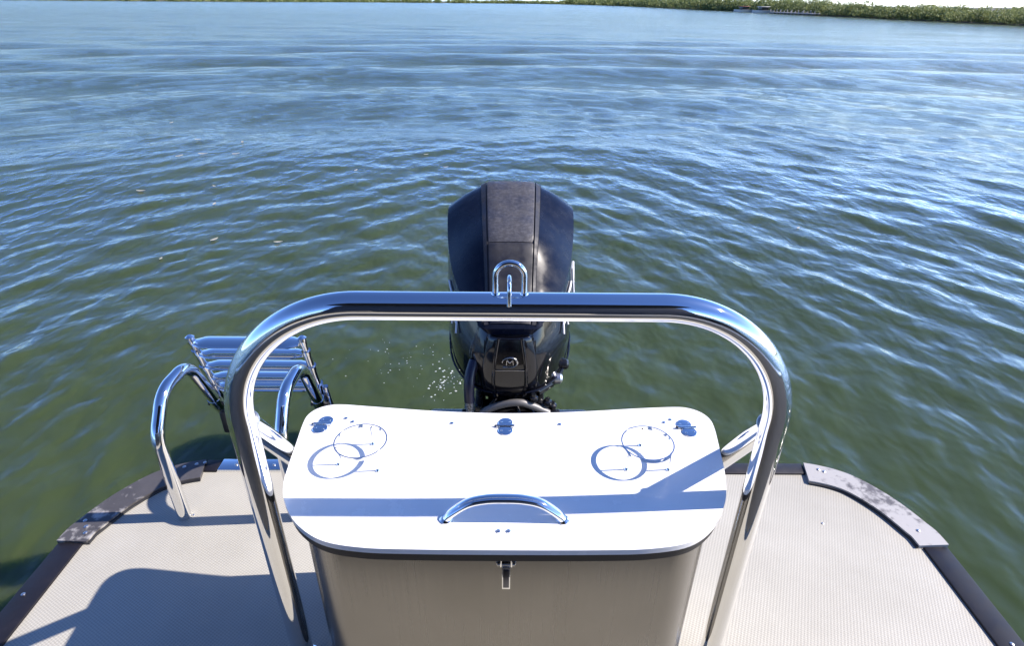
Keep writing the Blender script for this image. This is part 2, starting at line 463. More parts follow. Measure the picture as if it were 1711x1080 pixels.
# wavelets spreading away from the drifting hull: crests curve round it
rings_ = []
for _ in range(64):
    L = math.exp(rng.uniform(math.log(0.12), math.log(1.15)))
    k = 2*math.pi/L
    rings_.append((L, rng.normal(0, 2.0), 1.0+rng.normal(0, 2.0), 0.076/math.sqrt(64)*1.41/k*rng.uniform(0.6, 1.4), rng.uniform(0, 6.28),
                   rng.uniform(0.25, 0.9), rng.uniform(0, 6.28), rng.uniform(0.2, 0.8), rng.uniform(0, 6.28)))
def water_h(x, y, sp):
    r = np.hypot(x, y)
    h = np.zeros_like(x)
    # gentle warping keeps crests from being ruler straight
    wx_ = x + 0.25*np.sin(0.9*y+0.7*x) + 0.6*np.sin(0.21*y-0.13*x+1)
    wy_ = y + 0.22*np.sin(1.1*x-0.6*y+2) + 0.6*np.sin(0.19*x+0.11*y)
    env = 0.75 + 0.35*np.sin(0.37*x+0.22*y+0.6)*np.sin(0.29*y-0.17*x+2.0) + 0.2*np.sin(0.11*x+0.05*y)
    for (L, kx, ky, A, ph) in comps:
        f = np.clip(L/(sp*3.0)-0.6, 0, 1)
        s = np.sin(kx*wx_+ky*wy_+ph)
        h += f*A*(s + 0.12*np.cos(2*(kx*wx_+ky*wy_+ph)))*(env if L < 2 else 1)
    for (L, cx, cy, A, ph, e1, p1, e2_, p2) in rings_:
        f = np.clip(L/(sp*3.0)-0.6, 0, 1)
        u = np.sqrt((1.4*(wx_-cx))**2 + (wy_-cy)**2 + 1.0)
        ev = 0.55 + 0.45*np.sin(e1*x+0.4*e2_*y+p1) * np.sin(e2_*y-0.5*e1*x+p2)
        s = np.sin(2*math.pi/L*u+ph)
        h += f*A*1.25*(s + 0.18*np.cos(2*(2*math.pi/L*u+ph)))*(0.5+ev)
    lee = np.clip((r-1.5)/6.0, 0, 1); h *= 0.42+0.58*lee*lee*(3-2*lee)     # calmer in the lee of the hull
    # old boat wake rolling away in long curved bands
    rc = np.hypot(x-6, (y+25))
    e = np.exp(-((rc-52)/14.0)**2)*(0.6+0.4*np.sin(0.06*x+1.2))
    h += 0.11*e*np.sin(2*math.pi*rc/5.6 + 0.5*np.sin(0.12*x))
    rc2 = np.hypot(x+20, (y+60))
    e2 = np.exp(-((rc2-84)/9.0)**2)
    h += 0.030*e2*np.sin(2*math.pi*rc2/3.1)
    return h
rs = [0.35]
while rs[-1] < 2500: rs.append(rs[-1]*(1.0105 if rs[-1] < 60 else 1.03))
rs = np.array(rs)
angs = np.concatenate([np.arange(25, 155, 0.34), np.arange(155, 385, 2.5)])
A_, R_ = np.meshgrid(np.radians(angs), rs)
X = R_*np.cos(A_); Y = R_*np.sin(A_)
Z = water_h(X, Y, R_*0.0105)
nr, na = X.shape
verts = np.stack([X, Y, Z+WZ], -1).reshape(-1, 3)
ii, jj = np.meshgrid(np.arange(nr-1), np.arange(na), indexing='ij')
j2 = (jj+1) % na
faces = np.stack([ii*na+jj, (ii+1)*na+jj, (ii+1)*na+j2, ii*na+j2], -1).reshape(-1, 4)
me = bpy.data.meshes.new('water')
me.vertices.add(len(verts)); me.vertices.foreach_set('co', verts.ravel())
me.loops.add(faces.size); me.loops.foreach_set('vertex_index', faces.ravel().astype(np.int32))
me.polygons.add(len(faces)); me.polygons.foreach_set('loop_start', np.arange(0, faces.size, 4, dtype=np.int32))
me.update(); me.validate()
ow = link('water', me, M_water)
tag(ow, 'green murky estuary water rippling in the breeze', 'water', kind='structure')

# ------------------------------------------------------------------ far shore
FS = [(-900, 380), (-420, 400), (-225, 480), (-160, 700), (20, 800), (74, 600), (79, 450), (75, 330), (70, 240), (70, 195), (66, 150), (64, 115), (62.8, 82), (70, 62), (140, 20), (260, -40)]
shore = catmull([(a, b, 0) for a, b in FS], 24)
# land: a mud bank behind the waterline
bm = bmesh.new()
prev = None
cen = Vector((0, 0, 0))
for p in shore:
    n = (p-cen).normalized()
    row = [bm.verts.new((p.x+n.x*d, p.y+n.y*d, z)) for d, z in ((-1.0, WZ-0.4), (0.3, WZ+0.12), (3, WZ+0.35), (30, WZ+0.7), (900, WZ+0.9))]
    if prev:
        for k in range(4): bm.faces.new((prev[k], prev[k+1], row[k+1], row[k]))
    prev = row
tag(obj('ground', bm, M_mud), 'low muddy far shore under the mangroves', 'shore', kind='structure')

def leaf_mass(name, centres, label, cat):
    """centres: arrays x,y,z,r,h,n ; random tilted leaf clump quads in each ellipsoid"""
    V = []; 
    for (x, y, z0, r, h, n, s) in centres:
        d = rng.normal(size=(n, 3)); d /= np.linalg.norm(d, axis=1)[:, None]
        rad = rng.uniform(0.35, 1.0, n)**0.5
        lump = 1 + 0.25*np.sin(d[:, 0]*5+x)*np.sin(d[:, 1]*4+y) + 0.2*np.sin(d[:, 2]*7+x*2)
        c = d*rad[:, None]*lump[:, None]*np.array([r, r, h*0.5]) + np.array([x, y, z0+h*0.5])
        c[:, 2] = np.maximum(c[:, 2], z0+0.05)
        a = rng.normal(size=(n, 3)); a /= np.linalg.norm(a, axis=1)[:, None]
        b = np.cross(a, rng.normal(size=(n, 3))); b /= np.linalg.norm(b, axis=1)[:, None]
        ss = s*rng.uniform(0.6, 1.4, n)[:, None]
        q = np.stack([c-a*ss, c-b*ss*0.6, c+a*ss, c+b*ss*0.6], 1)
        V.append(q.reshape(-1, 3))
    V = np.concatenate(V)
    me = bpy.data.meshes.new(name)
    nf = len(V)//4
    me.vertices.add(len(V)); me.vertices.foreach_set('co', V.ravel())
    me.loops.add(len(V)); me.loops.foreach_set('vertex_index', np.arange(len(V), dtype=np.int32))
    me.polygons.add(nf); me.polygons.foreach_set('loop_start', np.arange(0, len(V), 4, dtype=np.int32))
    me.update()
    o = link(name, me, M_mangrove, smooth=False)
    return tag(o, label, cat, kind='stuff')
near, far = [], []
acc_len = 0
for a, b in zip(shore, shore[1:]):
    L = (b-a).length
    dist = ((a+b)*0.5).length
    step = 1.9 if dist < 250 else (3.0 if dist < 500 else 7.0)
    k = max(1, int(L/step))
    for q in range(k):
        p = a.lerp(b, (q+rng.uniform(0, 1))/k)
        n = p.normalized()
        hb = (1.6 + 2.2*min(1.0, max(0.0, (dist-115)/170)))*(1.0 if p.x > 60 else 0.55)
        for row, (off, hh) in enumerate(((0.6, hb*0.85), (2.6, hb), (5.5, hb*1.04), (9, hb*1.08))):
            if row > 1 and rng.uniform() < 0.25: continue
            o_ = off+rng.uniform(-0.7, 0.7)
            x, y = p.x+n.x*o_, p.y+n.y*o_
            f = 1.0 + 0.12*math.sin(x*0.09+y*0.05) + rng.choice([-0.35, -0.15, 0.0, 0.12, 0.35])
            big_ = 1 if dist < 500 else 1.3
            h = hh*f*big_
            if y < 10 and dist < 400: pass
            (near if dist < 260 else far).append((x, y, WZ+0.1, step*rng.uniform(0.55, 1.25), h, 380 if dist < 140 else (200 if dist < 260 else 60), 0.10*dist/90 if dist < 260 else 0.0014*dist))
leaf_mass('mangrove_thicket', near, 'olive green mangrove thicket lining the right hand far shore under the pale sky', 'mangroves')
leaf_mass('mangrove_thicket', far, 'thin dark distant tree line along the horizon at the left and centre', 'mangroves')

# far jetty with moored boats
jt = empty('jetty', (63, 152, WZ), 'low grey timber jetty running out from the far mangrove shore', 'jetty')
bm = bmesh.new(); box(bm, (63.0, 148, WZ+0.34), (1.6, 24, 0.12)); obj('jetty_deck', bm, M_wood, jt, smooth=False)
for i in range(12):
    for s_ in (-0.75, 0.75):
        bm = bmesh.new(); cyl(bm, (63.0+s_, 137+i*2.0, WZ-0.8), (63.0+s_, 137+i*2.0, WZ+0.55+0.4*((i*7) % 3)/2), 0.09, 8)
        obj('post', bm, M_wood, jt)
def small_boat(name, loc, rz, L, hullm, cabm, label, roof=False):
    t = empty(name, (*loc, WZ), label, 'boat')
    rot = Matrix.Rotation(rz, 4, 'Z'); off = Matrix.Translation((*loc, WZ))
    bm = bmesh.new()
    secs = []
    for u in (-0.5, -0.3, 0.0, 0.25, 0.42, 0.5):
        wdt = 0.17*L*(1 if u < 0 else max(0.04, 1-(u*2)**2.2))
        pts = [(u*L, -wdt, 0.62+0.15*max(0, u)), (u*L, -wdt*0.75, 0.0), (u*L, 0, -0.2), (u*L, wdt*0.75, 0.0), (u*L, wdt, 0.62+0.15*max(0, u))]
        secs.append([bm.verts.new(p) for p in pts])
    for A, Bq in zip(secs, secs[1:]):
        for k in range(4): bm.faces.new((A[k], A[k+1], Bq[k+1], Bq[k]))
        bm.faces.new((A[4], A[0], Bq[0], Bq[4]))
    bm.faces.new(secs[0]); bm.faces.new(secs[-1][::-1])
    bm.transform(off @ rot); obj('hull', bm, hullm, t, sharp=50)
    bm = bmesh.new(); box(bm, (-0.05*L, 0, 1.0), (0.36*L, 0.24*L, 0.75), bev=0.05)
    bm.transform(off @ rot); obj('cabin', bm, M_glassd, t, sharp=50)
    bm = bmesh.new(); box(bm, (-0.05*L, 0, 1.44), (0.46*L, 0.29*L, 0.1), bev=0.03)
    bm.transform(off @ rot); obj('roof', bm, cabm, t, sharp=50)
    return t
small_boat('moored_boat', (63.6, 168), R(200), 6.0, M_boatw, M_boatw, 'small white boat moored at the far jetty')
small_boat('moored_boat', (64.3, 184), R(200), 6.0, M_boatw, M_red, 'small boat with a faded red roof moored beyond the white one')

# ================================================================== PONTOON BOAT
boat = empty('pontoon_boat', (0, 0, 0), 'stern of a pontoon boat with pale woven vinyl deck and dark edge trim', 'boat')
HW = 1.318; AFT = 1.567
def corner(sx_, ins=0.0):
    """plan curve from the side round to the aft edge (sx_=+1 right), ins = inset along the normal"""
    pts = [(HW, 0.9), (HW, 1.21), (1.300, 1.297), (1.250, 1.409), (1.166, 1.507), (1.041, 1.558), (0.9, AFT)]
    c = catmull([(x, y, 0) for x, y in pts], 10)
    out = []
    for i, p in enumerate(c):
        t = (c[min(i+1, len(c)-1)]-c[max(i-1, 0)]).normalized()
        out.append(Vector((sx_*(p.x-t.y*ins), p.y+t.x*ins, 0)))
    return out
SW = 0.072      # width of edge strips
# deck outline runs under the trims
r_ = corner(1, 0.012); l_ = corner(-1, 0.012)
outl = [(HW-0.012, -4.6)] + [(p.x, p.y) for p in r_[0:]] + [(p.x, p.y) for p in l_[::-1]] + [(-HW+0.012, -4.6)]
bm = bmesh.new(); prism(bm, outl, -0.045, 0.0)
obj('deck', bm, M_deck, boat, smooth=False)
# straight side strips, aft strips
def strip(pts_out, pts_in, z0, z1, name, m, bev=0.003):
    bm = bmesh.new(); prism(bm, [(p[0], p[1]) for p in pts_out]+[(p[0], p[1]) for p in pts_in[::-1]], z0, z1, bev, 2)
    return obj(name, bm, m, boat, sharp=30)
for s_ in (1, -1):
    strip([(s_*HW, -4.6), (s_*HW, 1.206)], [(s_*(HW-SW), -4.6), (s_*(HW-SW), 1.206)], -0.05, 0.007, 'side_trim', M_strip)
    co = corner(s_, -0.004); ci = corner(s_, SW+0.014)
    k0, k1 = 10, 50
    o = strip(co[k0:k1+1], ci[k0:k1+1], -0.054, 0.013, 'corner_plate', M_cornerR if s_ > 0 else M_cornerL, 0.0)
    tag(o, 'worn scuffed silvery corner plate' if s_ > 0 else 'grey brown painted corner plate with scratched end')
    # rubber lip along inner side of the plate
    bm = bmesh.new(); tube(bm, [Vector((p.x, p.y, 0.003)) for p in corner(s_, SW+0.016)[k0:k1+1]], 0.0045, 8)
    obj('plate_gasket', bm, M_rubber, boat)
strip([(1.038, AFT), (-0.42, AFT)], [(1.038, AFT-0.052), (-0.42, AFT-0.052)], -0.05, 0.006, 'aft_trim', M_strip)
# ladder mounting plate let into the aft edge
strip([(-0.42, AFT+0.004), (-0.985, AFT+0.004)], [(-0.42, AFT-0.052), (-0.985, AFT-0.052)], -0.05, 0.008, 'ladder_plate', M_steel)
strip([(-0.988, AFT), (-1.037, AFT)], [(-0.988, AFT-0.055), (-1.037, AFT-0.055)], -0.05, 0.0075, 'aft_trim', M_strip)
# rivets and screws
def rivet(x, y, z, r=0.006):
    bm = bmesh.new(); screw_head(bm, x, y, z, r); obj('rivet', bm, M_alu, boat)
for (x, y) in ((1.078, 1.527), (1.093, 1.517), (1.262, 1.262), (-1.268, 1.262), (-1.285, 1.285), (-1.255, 1.238), (-1.098, 1.523), (-1.063, 1.537), (-1.038, 1.545)): rivet(x, y, 0.0125, 0.006)
for (x, y) in ((1.283, 0.905), (-1.295, 1.035), (-1.28, 0.7), (1.283, 0.6)): rivet(x, y, 0.0065, 0.0055)
for x in (-0.93, -0.80, -0.72, -0.56, -0.47): rivet(x, 1.541, 0.0075, 0.006)
for (x, y) in ((0.99, 1.30), (-0.975, 1.322)): rivet(x, y, 0.0, 0.004)
# side beam + pontoon logs under the deck
for s_ in (1, -1):
    bm = bmesh.new(); box(bm, (s_*1.26, -1.6, -0.12), (0.05, 5.9, 0.13)); obj('side_beam', bm, M_alu, boat, smooth=False)
    bm = bmesh.new()
    lathe(bm, (s_*0.93, 0, -0.47), [(0.02, 1.5), (0.2, 1.44), (0.29, 1.36), (0.3, 1.3), (0.3, -4.4), (0.1, -5.0)], 28, 'Y')
    obj('pontoon', bm, M_alu, boat)
bm = bmesh.new(); box(bm, (0, 1.50, -0.12), (2.2, 0.05, 0.13)); obj('cross_beam', bm, M_alu, boat, smooth=False)
# engine pod and transom
bm = bmesh.new(); box(bm, (0.01, 1.70, -0.08), (0.62, 0.30, 0.22), bev=0.02)
box(bm, (0.01, 1.5, -0.30), (0.56, 0.9, 0.4), bev=0.05); obj('transom', bm, M_black, boat)
# unseen boat parts, added for dark reflections in the steel: fence, seats, canopy
for s_ in (1, -1):
    bm = bmesh.new(); box(bm, (s_*1.24, -2.6, 0.36), (0.03, 3.9, 0.66), bev=0.01); obj('unseen_fence_panel', bm, M_fence, boat)
    bm = bmesh.new(); box(bm, (s_*0.95, -2.2, 0.22), (0.5, 2.2, 0.42), bev=0.04); box(bm, (s_*1.13, -2.2, 0.55), (0.14, 2.2, 0.4), bev=0.04); obj('added_bench', bm, M_fence, boat)
bm = bmesh.new(); box(bm, (0, 0.37, 0.315), (2.44, 0.03, 0.57), bev=0.006); obj('unseen_fence_panel', bm, M_fence, boat)
bm = bmesh.new(); box(bm, (0, 0.37, 0.615), (2.50, 0.04, 0.03), bev=0.006); obj('fence_rail', bm, M_alu, boat)
bm = bmesh.new()
NX, NY = 12, 10
vv = [[bm.verts.new((-1.15+2.3*i/NX, -4.2+3.9*j/NY, 2.06+0.12*math.cos(math.pi*(i/NX-0.5))*1.0)) for i in range(NX+1)] for j in range(NY+1)]
for j in range(NY):
    for i in range(NX): bm.faces.new((vv[j][i], vv[j][i+1], vv[j+1][i+1], vv[j+1][i]))
bmesh.ops.solidify(bm, geom=bm.faces[:], thickness=0.012)
obj('added_canopy', bm, M_canvas, boat)  # unseen roof, added so the tubes mirror something dark
bm = bmesh.new(); box(bm, (0, -1.15, 0.95), (2.3, 0.04, 1.9), bev=0.01); obj('added_dark_bulkhead', bm, M_canvas, boat)  # added dark wall, unseen; darkens reflections and cuts sky fill
for s_ in (1, -1):
    bm = bmesh.new(); cyl(bm, (s_*1.15, -0.36, 0), (s_*1.13, -0.36, 2.06), 0.016); obj('added_canopy_pole', bm, M_steel, boat)

# ================================================================== STORAGE BOX
LZ = 0.55
sb = empty('storage_box', (0.005, 0.95, 0), 'brushed steel storage box with a glossy white hinged lid in the middle of the deck', 'storage box')
def box_outline(ins):
    f = fillet([(-0.390, 0.765, 0), (0.398, 0.765, 0), (0.43, 1.125, 0), (-0.42, 1.125, 0)], [0.085, 0.085, 0.05, 0.05], 10, True)
    c = Vector((0.005, 0.95, 0))
    return [(c.x+(p.x-c.x)*(1-ins), c.y+(p.y-c.y)*(1-ins)) for p in f]
bm = bmesh.new(); prism(bm, box_outline(0), 0.0, LZ-0.024)
obj('body', bm, M_brush, sb, sharp=50)
bm = bmesh.new(); prism(bm, box_outline(0.01), LZ-0.024, LZ-0.016); obj('gasket', bm, M_rubber, sb)
# corner weld seams
for x, sg in ((-0.404, -1), (0.412, 1)):
    bm = bmesh.new(); tube(bm, [(x, 0.90, 0.0), (x, 0.90, LZ-0.03)], 0.0028, 8); obj('seam_bead', bm, M_steel, sb)
# lid: front edge almost straight, big front corners, slightly hollow rear edge
LP = [(0.004, 0.731), (0.17, 0.732), (0.27, 0.736), (0.345, 0.752), (0.400, 0.792), (0.437, 0.845), (0.456, 0.895), (0.468, 0.945), (0.480, 1.02), (0.489, 1.085), (0.487, 1.118), (0.472, 1.143), (0.447, 1.158), (0.415, 1.162), (0.33, 1.156), (0.20, 1.143), (0.1, 1.136), (0.0, 1.133),
      (-0.1, 1.136), (-0.2, 1.143), (-0.33, 1.157), (-0.400, 1.164), (-0.432, 1.160), (-0.457, 1.145), (-0.471, 1.12), (-0.472, 1.085), (-0.466, 1.02), (-0.459, 0.945), (-0.452, 0.895), (-0.433, 0.845), (-0.394, 0.792), (-0.336, 0.752), (-0.262, 0.736), (-0.165, 0.732)]
lidc = [(p.x, p.y) for p in catmull([(x, y, 0) for x, y in LP], 6, True)]
bm = bmesh.new(); prism(bm, lidc, LZ-0.0125, LZ, 0.0035, 3)
lid = obj('lid', bm, M_lid, sb, sharp=60)
# black rim under the lid edge, standing in for the shadow band
def inset(c, d):
    n = len(c); out = []
    for i in range(n):
        a = Vector(c[i-1]); b = Vector(c[(i+1) % n]); t = (b-a).normalized()
        out.append((c[i][0]-t.y*d, c[i][1]+t.x*d))
    return out
bm = bmesh.new(); prism(bm, inset(lidc, 0.004), LZ-0.034, LZ-0.0128)
obj('lid_shade_rim', bm, M_rubber, lid, sharp=60)
# the joint line between fixed rear strip and hinged front
bm = bmesh.new(); box(bm, (0.005, 1.0805, LZ+0.0004), (0.80, 0.0012, 0.0008)); obj('hinge_joint', bm, M_seam, lid, smooth=False)
def hinge(x, y, tilt):
    bm = bmesh.new()
    a = Matrix.Rotation(R(tilt), 3, 'Z')
    for s_ in (1, -1):
        c = a @ Vector((0, s_*0.0140, 0))
        lathe(bm, (x+c.x, y+c.y, LZ), [(0.0175, 0.0), (0.0175, 0.002), (0.016, 0.0034), (0.010, 0.0040), (0.0005, 0.0041)], 28)
    cyl(bm, Vector((x-0.021, y, LZ+0.004)), Vector((x+0.021, y, LZ+0.004)), 0.0036, 12)
    h = obj('hinge', bm, M_steel, lid)
    for s_ in (1, -1):
        for q in (-0.009, 0.009):
            c = a @ Vector((q, s_*0.016, 0)); bm = bmesh.new(); lathe(bm, (x+c.x, y+c.y, LZ+0.0036), [(0.003, 0), (0.0026, 0.0012), (0.0004, 0.0014)], 10); obj('screw', bm, M_steel, h)
    bm = bmesh.new(); cyl(bm, Vector((x-0.026, y, LZ+0.0045)), Vector((x-0.020, y, LZ+0.0045)), 0.0018, 8)
    obj('hinge_pin', bm, M_rubber, h)
hinge(-0.424, 1.084, -13); hinge(0.001, 1.081, 0); hinge(0.423, 1.079, 12)
def screws(pts):
    for x, y in pts:
        bm = bmesh.new(); screw_head(bm, x, y, LZ, 0.0048); obj('screw', bm, M_steel, lid)
screws([(-0.377, 1.109), (-0.358, 1.096), (-0.125, 1.093), (0.128, 1.091), (0.375, 1.100), (0.392, 1.111), (-0.010, 0.774), (0.009, 0.774)])
# drink holders: a flat ring carried on three thin posts
def drink_holder(cx, cy, rot):
    r = 0.0545; h = 0.049
    bm = bmesh.new()
    N = 56
    prof = [(r-0.0014, h-0.004), (r+0.0014, h-0.004), (r+0.0014, h+0.004), (r-0.0014, h+0.004)]
    rg = [[bm.verts.new((cx+q*math.cos(2*math.pi*k/N), cy+q*math.sin(2*math.pi*k/N), LZ+z)) for q, z in prof] for k in range(N)]
    for k in range(N):
        for j in range(4): bm.faces.new((rg[k][j], rg[(k+1) % N][j], rg[(k+1) % N][(j+1) % 4], rg[k][(j+1) % 4]))
    ho = obj('drink_holder', bm, M_steel, lid, sharp=50)
    for a in (90, 210, 330):
        px, py = cx+(r-0.003)*math.cos(R(a+rot)), cy+(r-0.003)*math.sin(R(a+rot))
        bm = bmesh.new()
        cyl(bm, (px, py, LZ), (px, py, LZ+h-0.003), 0.0018, 10)
        lathe(bm, (px, py, LZ), [(0.0052, 0), (0.0050, 0.002), (0.0025, 0.005), (0.0012, 0.006)], 12)
        obj('post', bm, M_steel, ho)
    return ho
drink_holder(-0.305, 0.968, -12); drink_holder(0.303, 0.967, 0)
# grab handle on the lid
bm = bmesh.new()
hp = catmull([(-0.112, 0.803, LZ+0.000), (-0.098, 0.805, LZ+0.016), (-0.068, 0.808, LZ+0.037), (-0.035, 0.809, LZ+0.046), (0.0, 0.809, LZ+0.048), (0.037, 0.809, LZ+0.046), (0.070, 0.808, LZ+0.037), (0.100, 0.805, LZ+0.016), (0.114, 0.803, LZ+0.000)], 8)
tube(bm, hp, 0.0095, 20, sx_=0.8, sy_=1.15)
hd = obj('lid_handle', bm, M_steel, lid)
for x in (-0.111, 0.113):
    bm = bmesh.new(); lathe(bm, (x, 0.802, LZ), [(0.0125, 0), (0.0125, 0.002), (0.0105, 0.004), (0.008, 0.006)], 20)
    bm.transform(Matrix.Identity(4)); obj('handle_foot', bm, M_steel, hd)
# toggle latch on the front face
lx, ly = 0.005, 0.765
lt_bm = bmesh.new(); box(lt_bm, (lx, ly-0.002, 0.488), (0.040, 0.004, 0.030), bev=0.001)
latch = obj('latch', lt_bm, M_latch, sb)
bm = bmesh.new(); box(bm, (lx, ly-0.013, 0.449), (0.0165, 0.006, 0.062), bev=0.0015); lever = obj('latch_lever', bm, M_steel, latch)
bm = bmesh.new(); box(bm, (lx, ly-0.0168, 0.450), (0.0115, 0.002, 0.050), bev=0.0006); obj('lever_dark_reflection', bm, M_latch, lever)  # dark face that paints a navy reflection onto the lever
bm = bmesh.new(); cyl(bm, (lx-0.017, ly-0.010, 0.484), (lx+0.017, ly-0.010, 0.484), 0.0042, 12); obj('latch_pin', bm, M_steel, latch)
bm = bmesh.new(); tube(bm, [(lx-0.010, ly-0.013, 0.480), (lx-0.010, ly-0.014, 0.512), (lx, ly-0.014, 0.516), (lx+0.010, ly-0.014, 0.512), (lx+0.010, ly-0.013, 0.480)], 0.0018, 8); obj('latch_wire', bm, M_steel, latch)
bm = bmesh.new(); box(bm, (lx, ly-0.010, 0.513), (0.030, 0.020, 0.008), bev=0.002); obj('catch', bm, M_rubber, latch)
for s_ in (-1, 1):
    bm = bmesh.new(); lathe(bm, (0, 0, 0), [(0.0045, 0), (0.004, 0.003), (0.0008, 0.004)], 12)
    bm.transform(Matrix.Translation((lx+s_*0.0145, ly-0.004, 0.480)) @ Matrix.Rotation(R(90), 4, 'X')); obj('screw', bm, M_steel, latch)
bm = bmesh.new(); box(bm, (-0.436, 1.0, LZ-0.045), (0.022, 0.03, 0.012), bev=0.002); obj('bracket', bm, M_steel, sb)

# ================================================================== TOW ARCH
arch = empty('tow_arch', (0.01, 0.86, 0), 'thick polished stainless tow arch standing over the storage box', 'tow arch')
AY, AZ, AW = 0.862, 0.978, 0.492
ax0 = 0.008
AR = 0.0243
path = fillet([(ax0-AW, AY, -0.02), (ax0-AW, AY, AZ-0.245), (ax0-AW, AY, AZ), (ax0+AW, AY, AZ), (ax0+AW, AY, AZ-0.245), (ax0+AW, AY, -0.02)], [0, 0, 0.245, 0.245, 0, 0], 40)
# finer straight runs for clean reflections
bm = bmesh.new(); tube(bm, path, AR, 48, upv=(0, 1, 0)); arcobj = obj('arch_tube', bm, M_steel, arch)
for s_ in (-1, 1):
    bm = bmesh.new(); lathe(bm, (ax0+s_*AW, AY, 0), [(0.038, 0), (0.038, 0.004), (0.034, 0.006), (0.030, 0.008), (0.028, 0.012)], 36)
    obj('base_flange', bm, M_steel, arch)
    # diagonal brace from mid leg aft and down, turning in to the box side
    x = ax0+s_*(AW+0.002)
    bp = fillet([(x, AY, 0.748), (x, AY+0.225, 0.42), (x-s_*0.06, AY+0.245, 0.385), (ax0+s_*0.405, AY+0.25, 0.38)], [0, 0.05, 0.03, 0], 8)
    bm = bmesh.new(); tube(bm, bp, 0.0205, 28); br = obj('brace', bm, M_steel, arch)
    bm = bmesh.new()
    ring = [Vector((x, AY, 0.748)) + (Vector((0, 0.225, -0.328)).normalized())*0.034 + (Vector((1, 0, 0))*math.cos(a) + Vector((0, 0.328, 0.225)).normalized()*math.sin(a))*0.0215 for a in [2*math.pi*k/28 for k in range(28)]]
    tube(bm, ring, 0.0025, 8, closed=True); obj('weld_bead', bm, M_alu, br)
# U shaped tow eye on top of the bar with the small eye in front
ue = fillet([(ax0-0.0235, AY, AZ+0.015), (ax0-0.0235, AY, AZ+0.078), (ax0+0.0235, AY, AZ+0.078), (ax0+0.0235, AY, AZ+0.015)], 0.0234, 12)
bm = bmesh.new(); tube(bm, ue, 0.0049, 16, upv=(0, 1, 0))
eye = obj('tow_eye', bm, M_steel, arch)
us = fillet([(ax0-0.001, AY-0.022, AZ+0.012), (ax0-0.001, AY-0.022, AZ+0.052), (ax0-0.001, AY+0.018, AZ+0.052), (ax0-0.001, AY+0.018, AZ+0.014)], 0.018, 12)
bm = bmesh.new(); tube(bm, us, 0.0036, 14); obj('small_eye', bm, M_steel, eye)
for (x, y) in ((ax0-0.0235, AY), (ax0+0.0235, AY)):
    bm = bmesh.new(); lathe(bm, (x, y, AZ+AR-0.004), [(0.0078, 0), (0.0072, 0.004), (0.0055, 0.006)], 14); obj('weld_bead', bm, M_steel, eye)

# ================================================================== GRAB RAILS
def grab_rail(x, label):
    t = empty('grab_rail', (x, 1.315, 0), label, 'grab rail', 'looped grab rails either side of the ladder')
    path = fillet([(x, 1.315, 0.0), (x, 1.315, 0.315), (x+0.0, 1.40, 0.418), (x, 1.545, 0.418), (x, 1.640, 0.21), (x, 1.74, 0.0), (x, 1.80, -0.16)], [0, 0.10, 0.10, 0.085, 0.5, 0.3, 0], 12)
    bm = bmesh.new(); tube(bm, path, 0.0190, 28, upv=(1, 0, 0)); obj('rail_tube', bm, M_steel, t)
    bm = bmesh.new(); cyl(bm, (x-0.001, 1.637, 0.222), (x-0.001, 1.655, 0.18), 0.0225, 24); obj('collar', bm, M_steel, t)
    bm = bmesh.new(); cyl(bm, (x-0.03, 1.648, 0.19), (x+0.03, 1.648, 0.19), 0.007, 12); obj('pivot_bolt', bm, M_rubber, t)
    return t
grab_rail(-0.998, 'chrome looped grab rail on the left, its foot alone on the pale deck')
grab_rail(-0.645, 'chrome looped grab rail standing close beside the white lid corner')

# ================================================================== BOARDING LADDER (folded up)
lad = empty('boarding_ladder', (-0.82, 1.66, 0.0), 'telescopic stainless boarding ladder folded up over the stern', 'ladder')
def lp(u):       # point along the folded ladder, u = metres from the hinge upwards
    return Vector((0, 1.715-0.13*u/0.46*1.0, 0.035+u))
for s_ in (-1, 1):
    x = -0.815 + s_*0.175
    a = lp(0); b = lp(0.43)
    for k, (u0, u1, r) in enumerate(((-0.10, 0.24, 0.0155), (0.20, 0.33, 0.0135), (0.30, 0.40, 0.0118), (0.37, 0.445, 0.0102))):
        p, q = lp(u0), lp(u1)
        bm = bmesh.new(); cyl(bm, (x, p.y, p.z), (x, q.y, q.z), r, 18); rl = obj('rail', bm, M_steel, lad)
        bm = bmesh.new(); cyl(bm, (x, *(lp(u1-0.012).yz)), (x, *(lp(u1+0.002).yz)), r+0.0028, 18); obj('collar', bm, M_steel, rl)
    p = lp(0.45); bm = bmesh.new(); lathe(bm, (x, p.y, p.z), [(0.007, -0.01), (0.0135, -0.004), (0.0135, 0.006), (0.006, 0.012)], 16); obj('end_cap', bm, M_steel, lad)
    bm = bmesh.new(); box(bm, (x, 1.665, 0.11), (0.022, 0.05, 0.09), bev=0.006); obj('hinge_bracket', bm, M_rubber, lad)
    # second, outer rail of the pair
    bm = bmesh.new(); cyl(bm, (x+s_*0.03, 1.735, -0.08), (x+s_*0.022, 1.655, 0.26), 0.009, 14); obj('link_bar', bm, M_steel, lad)
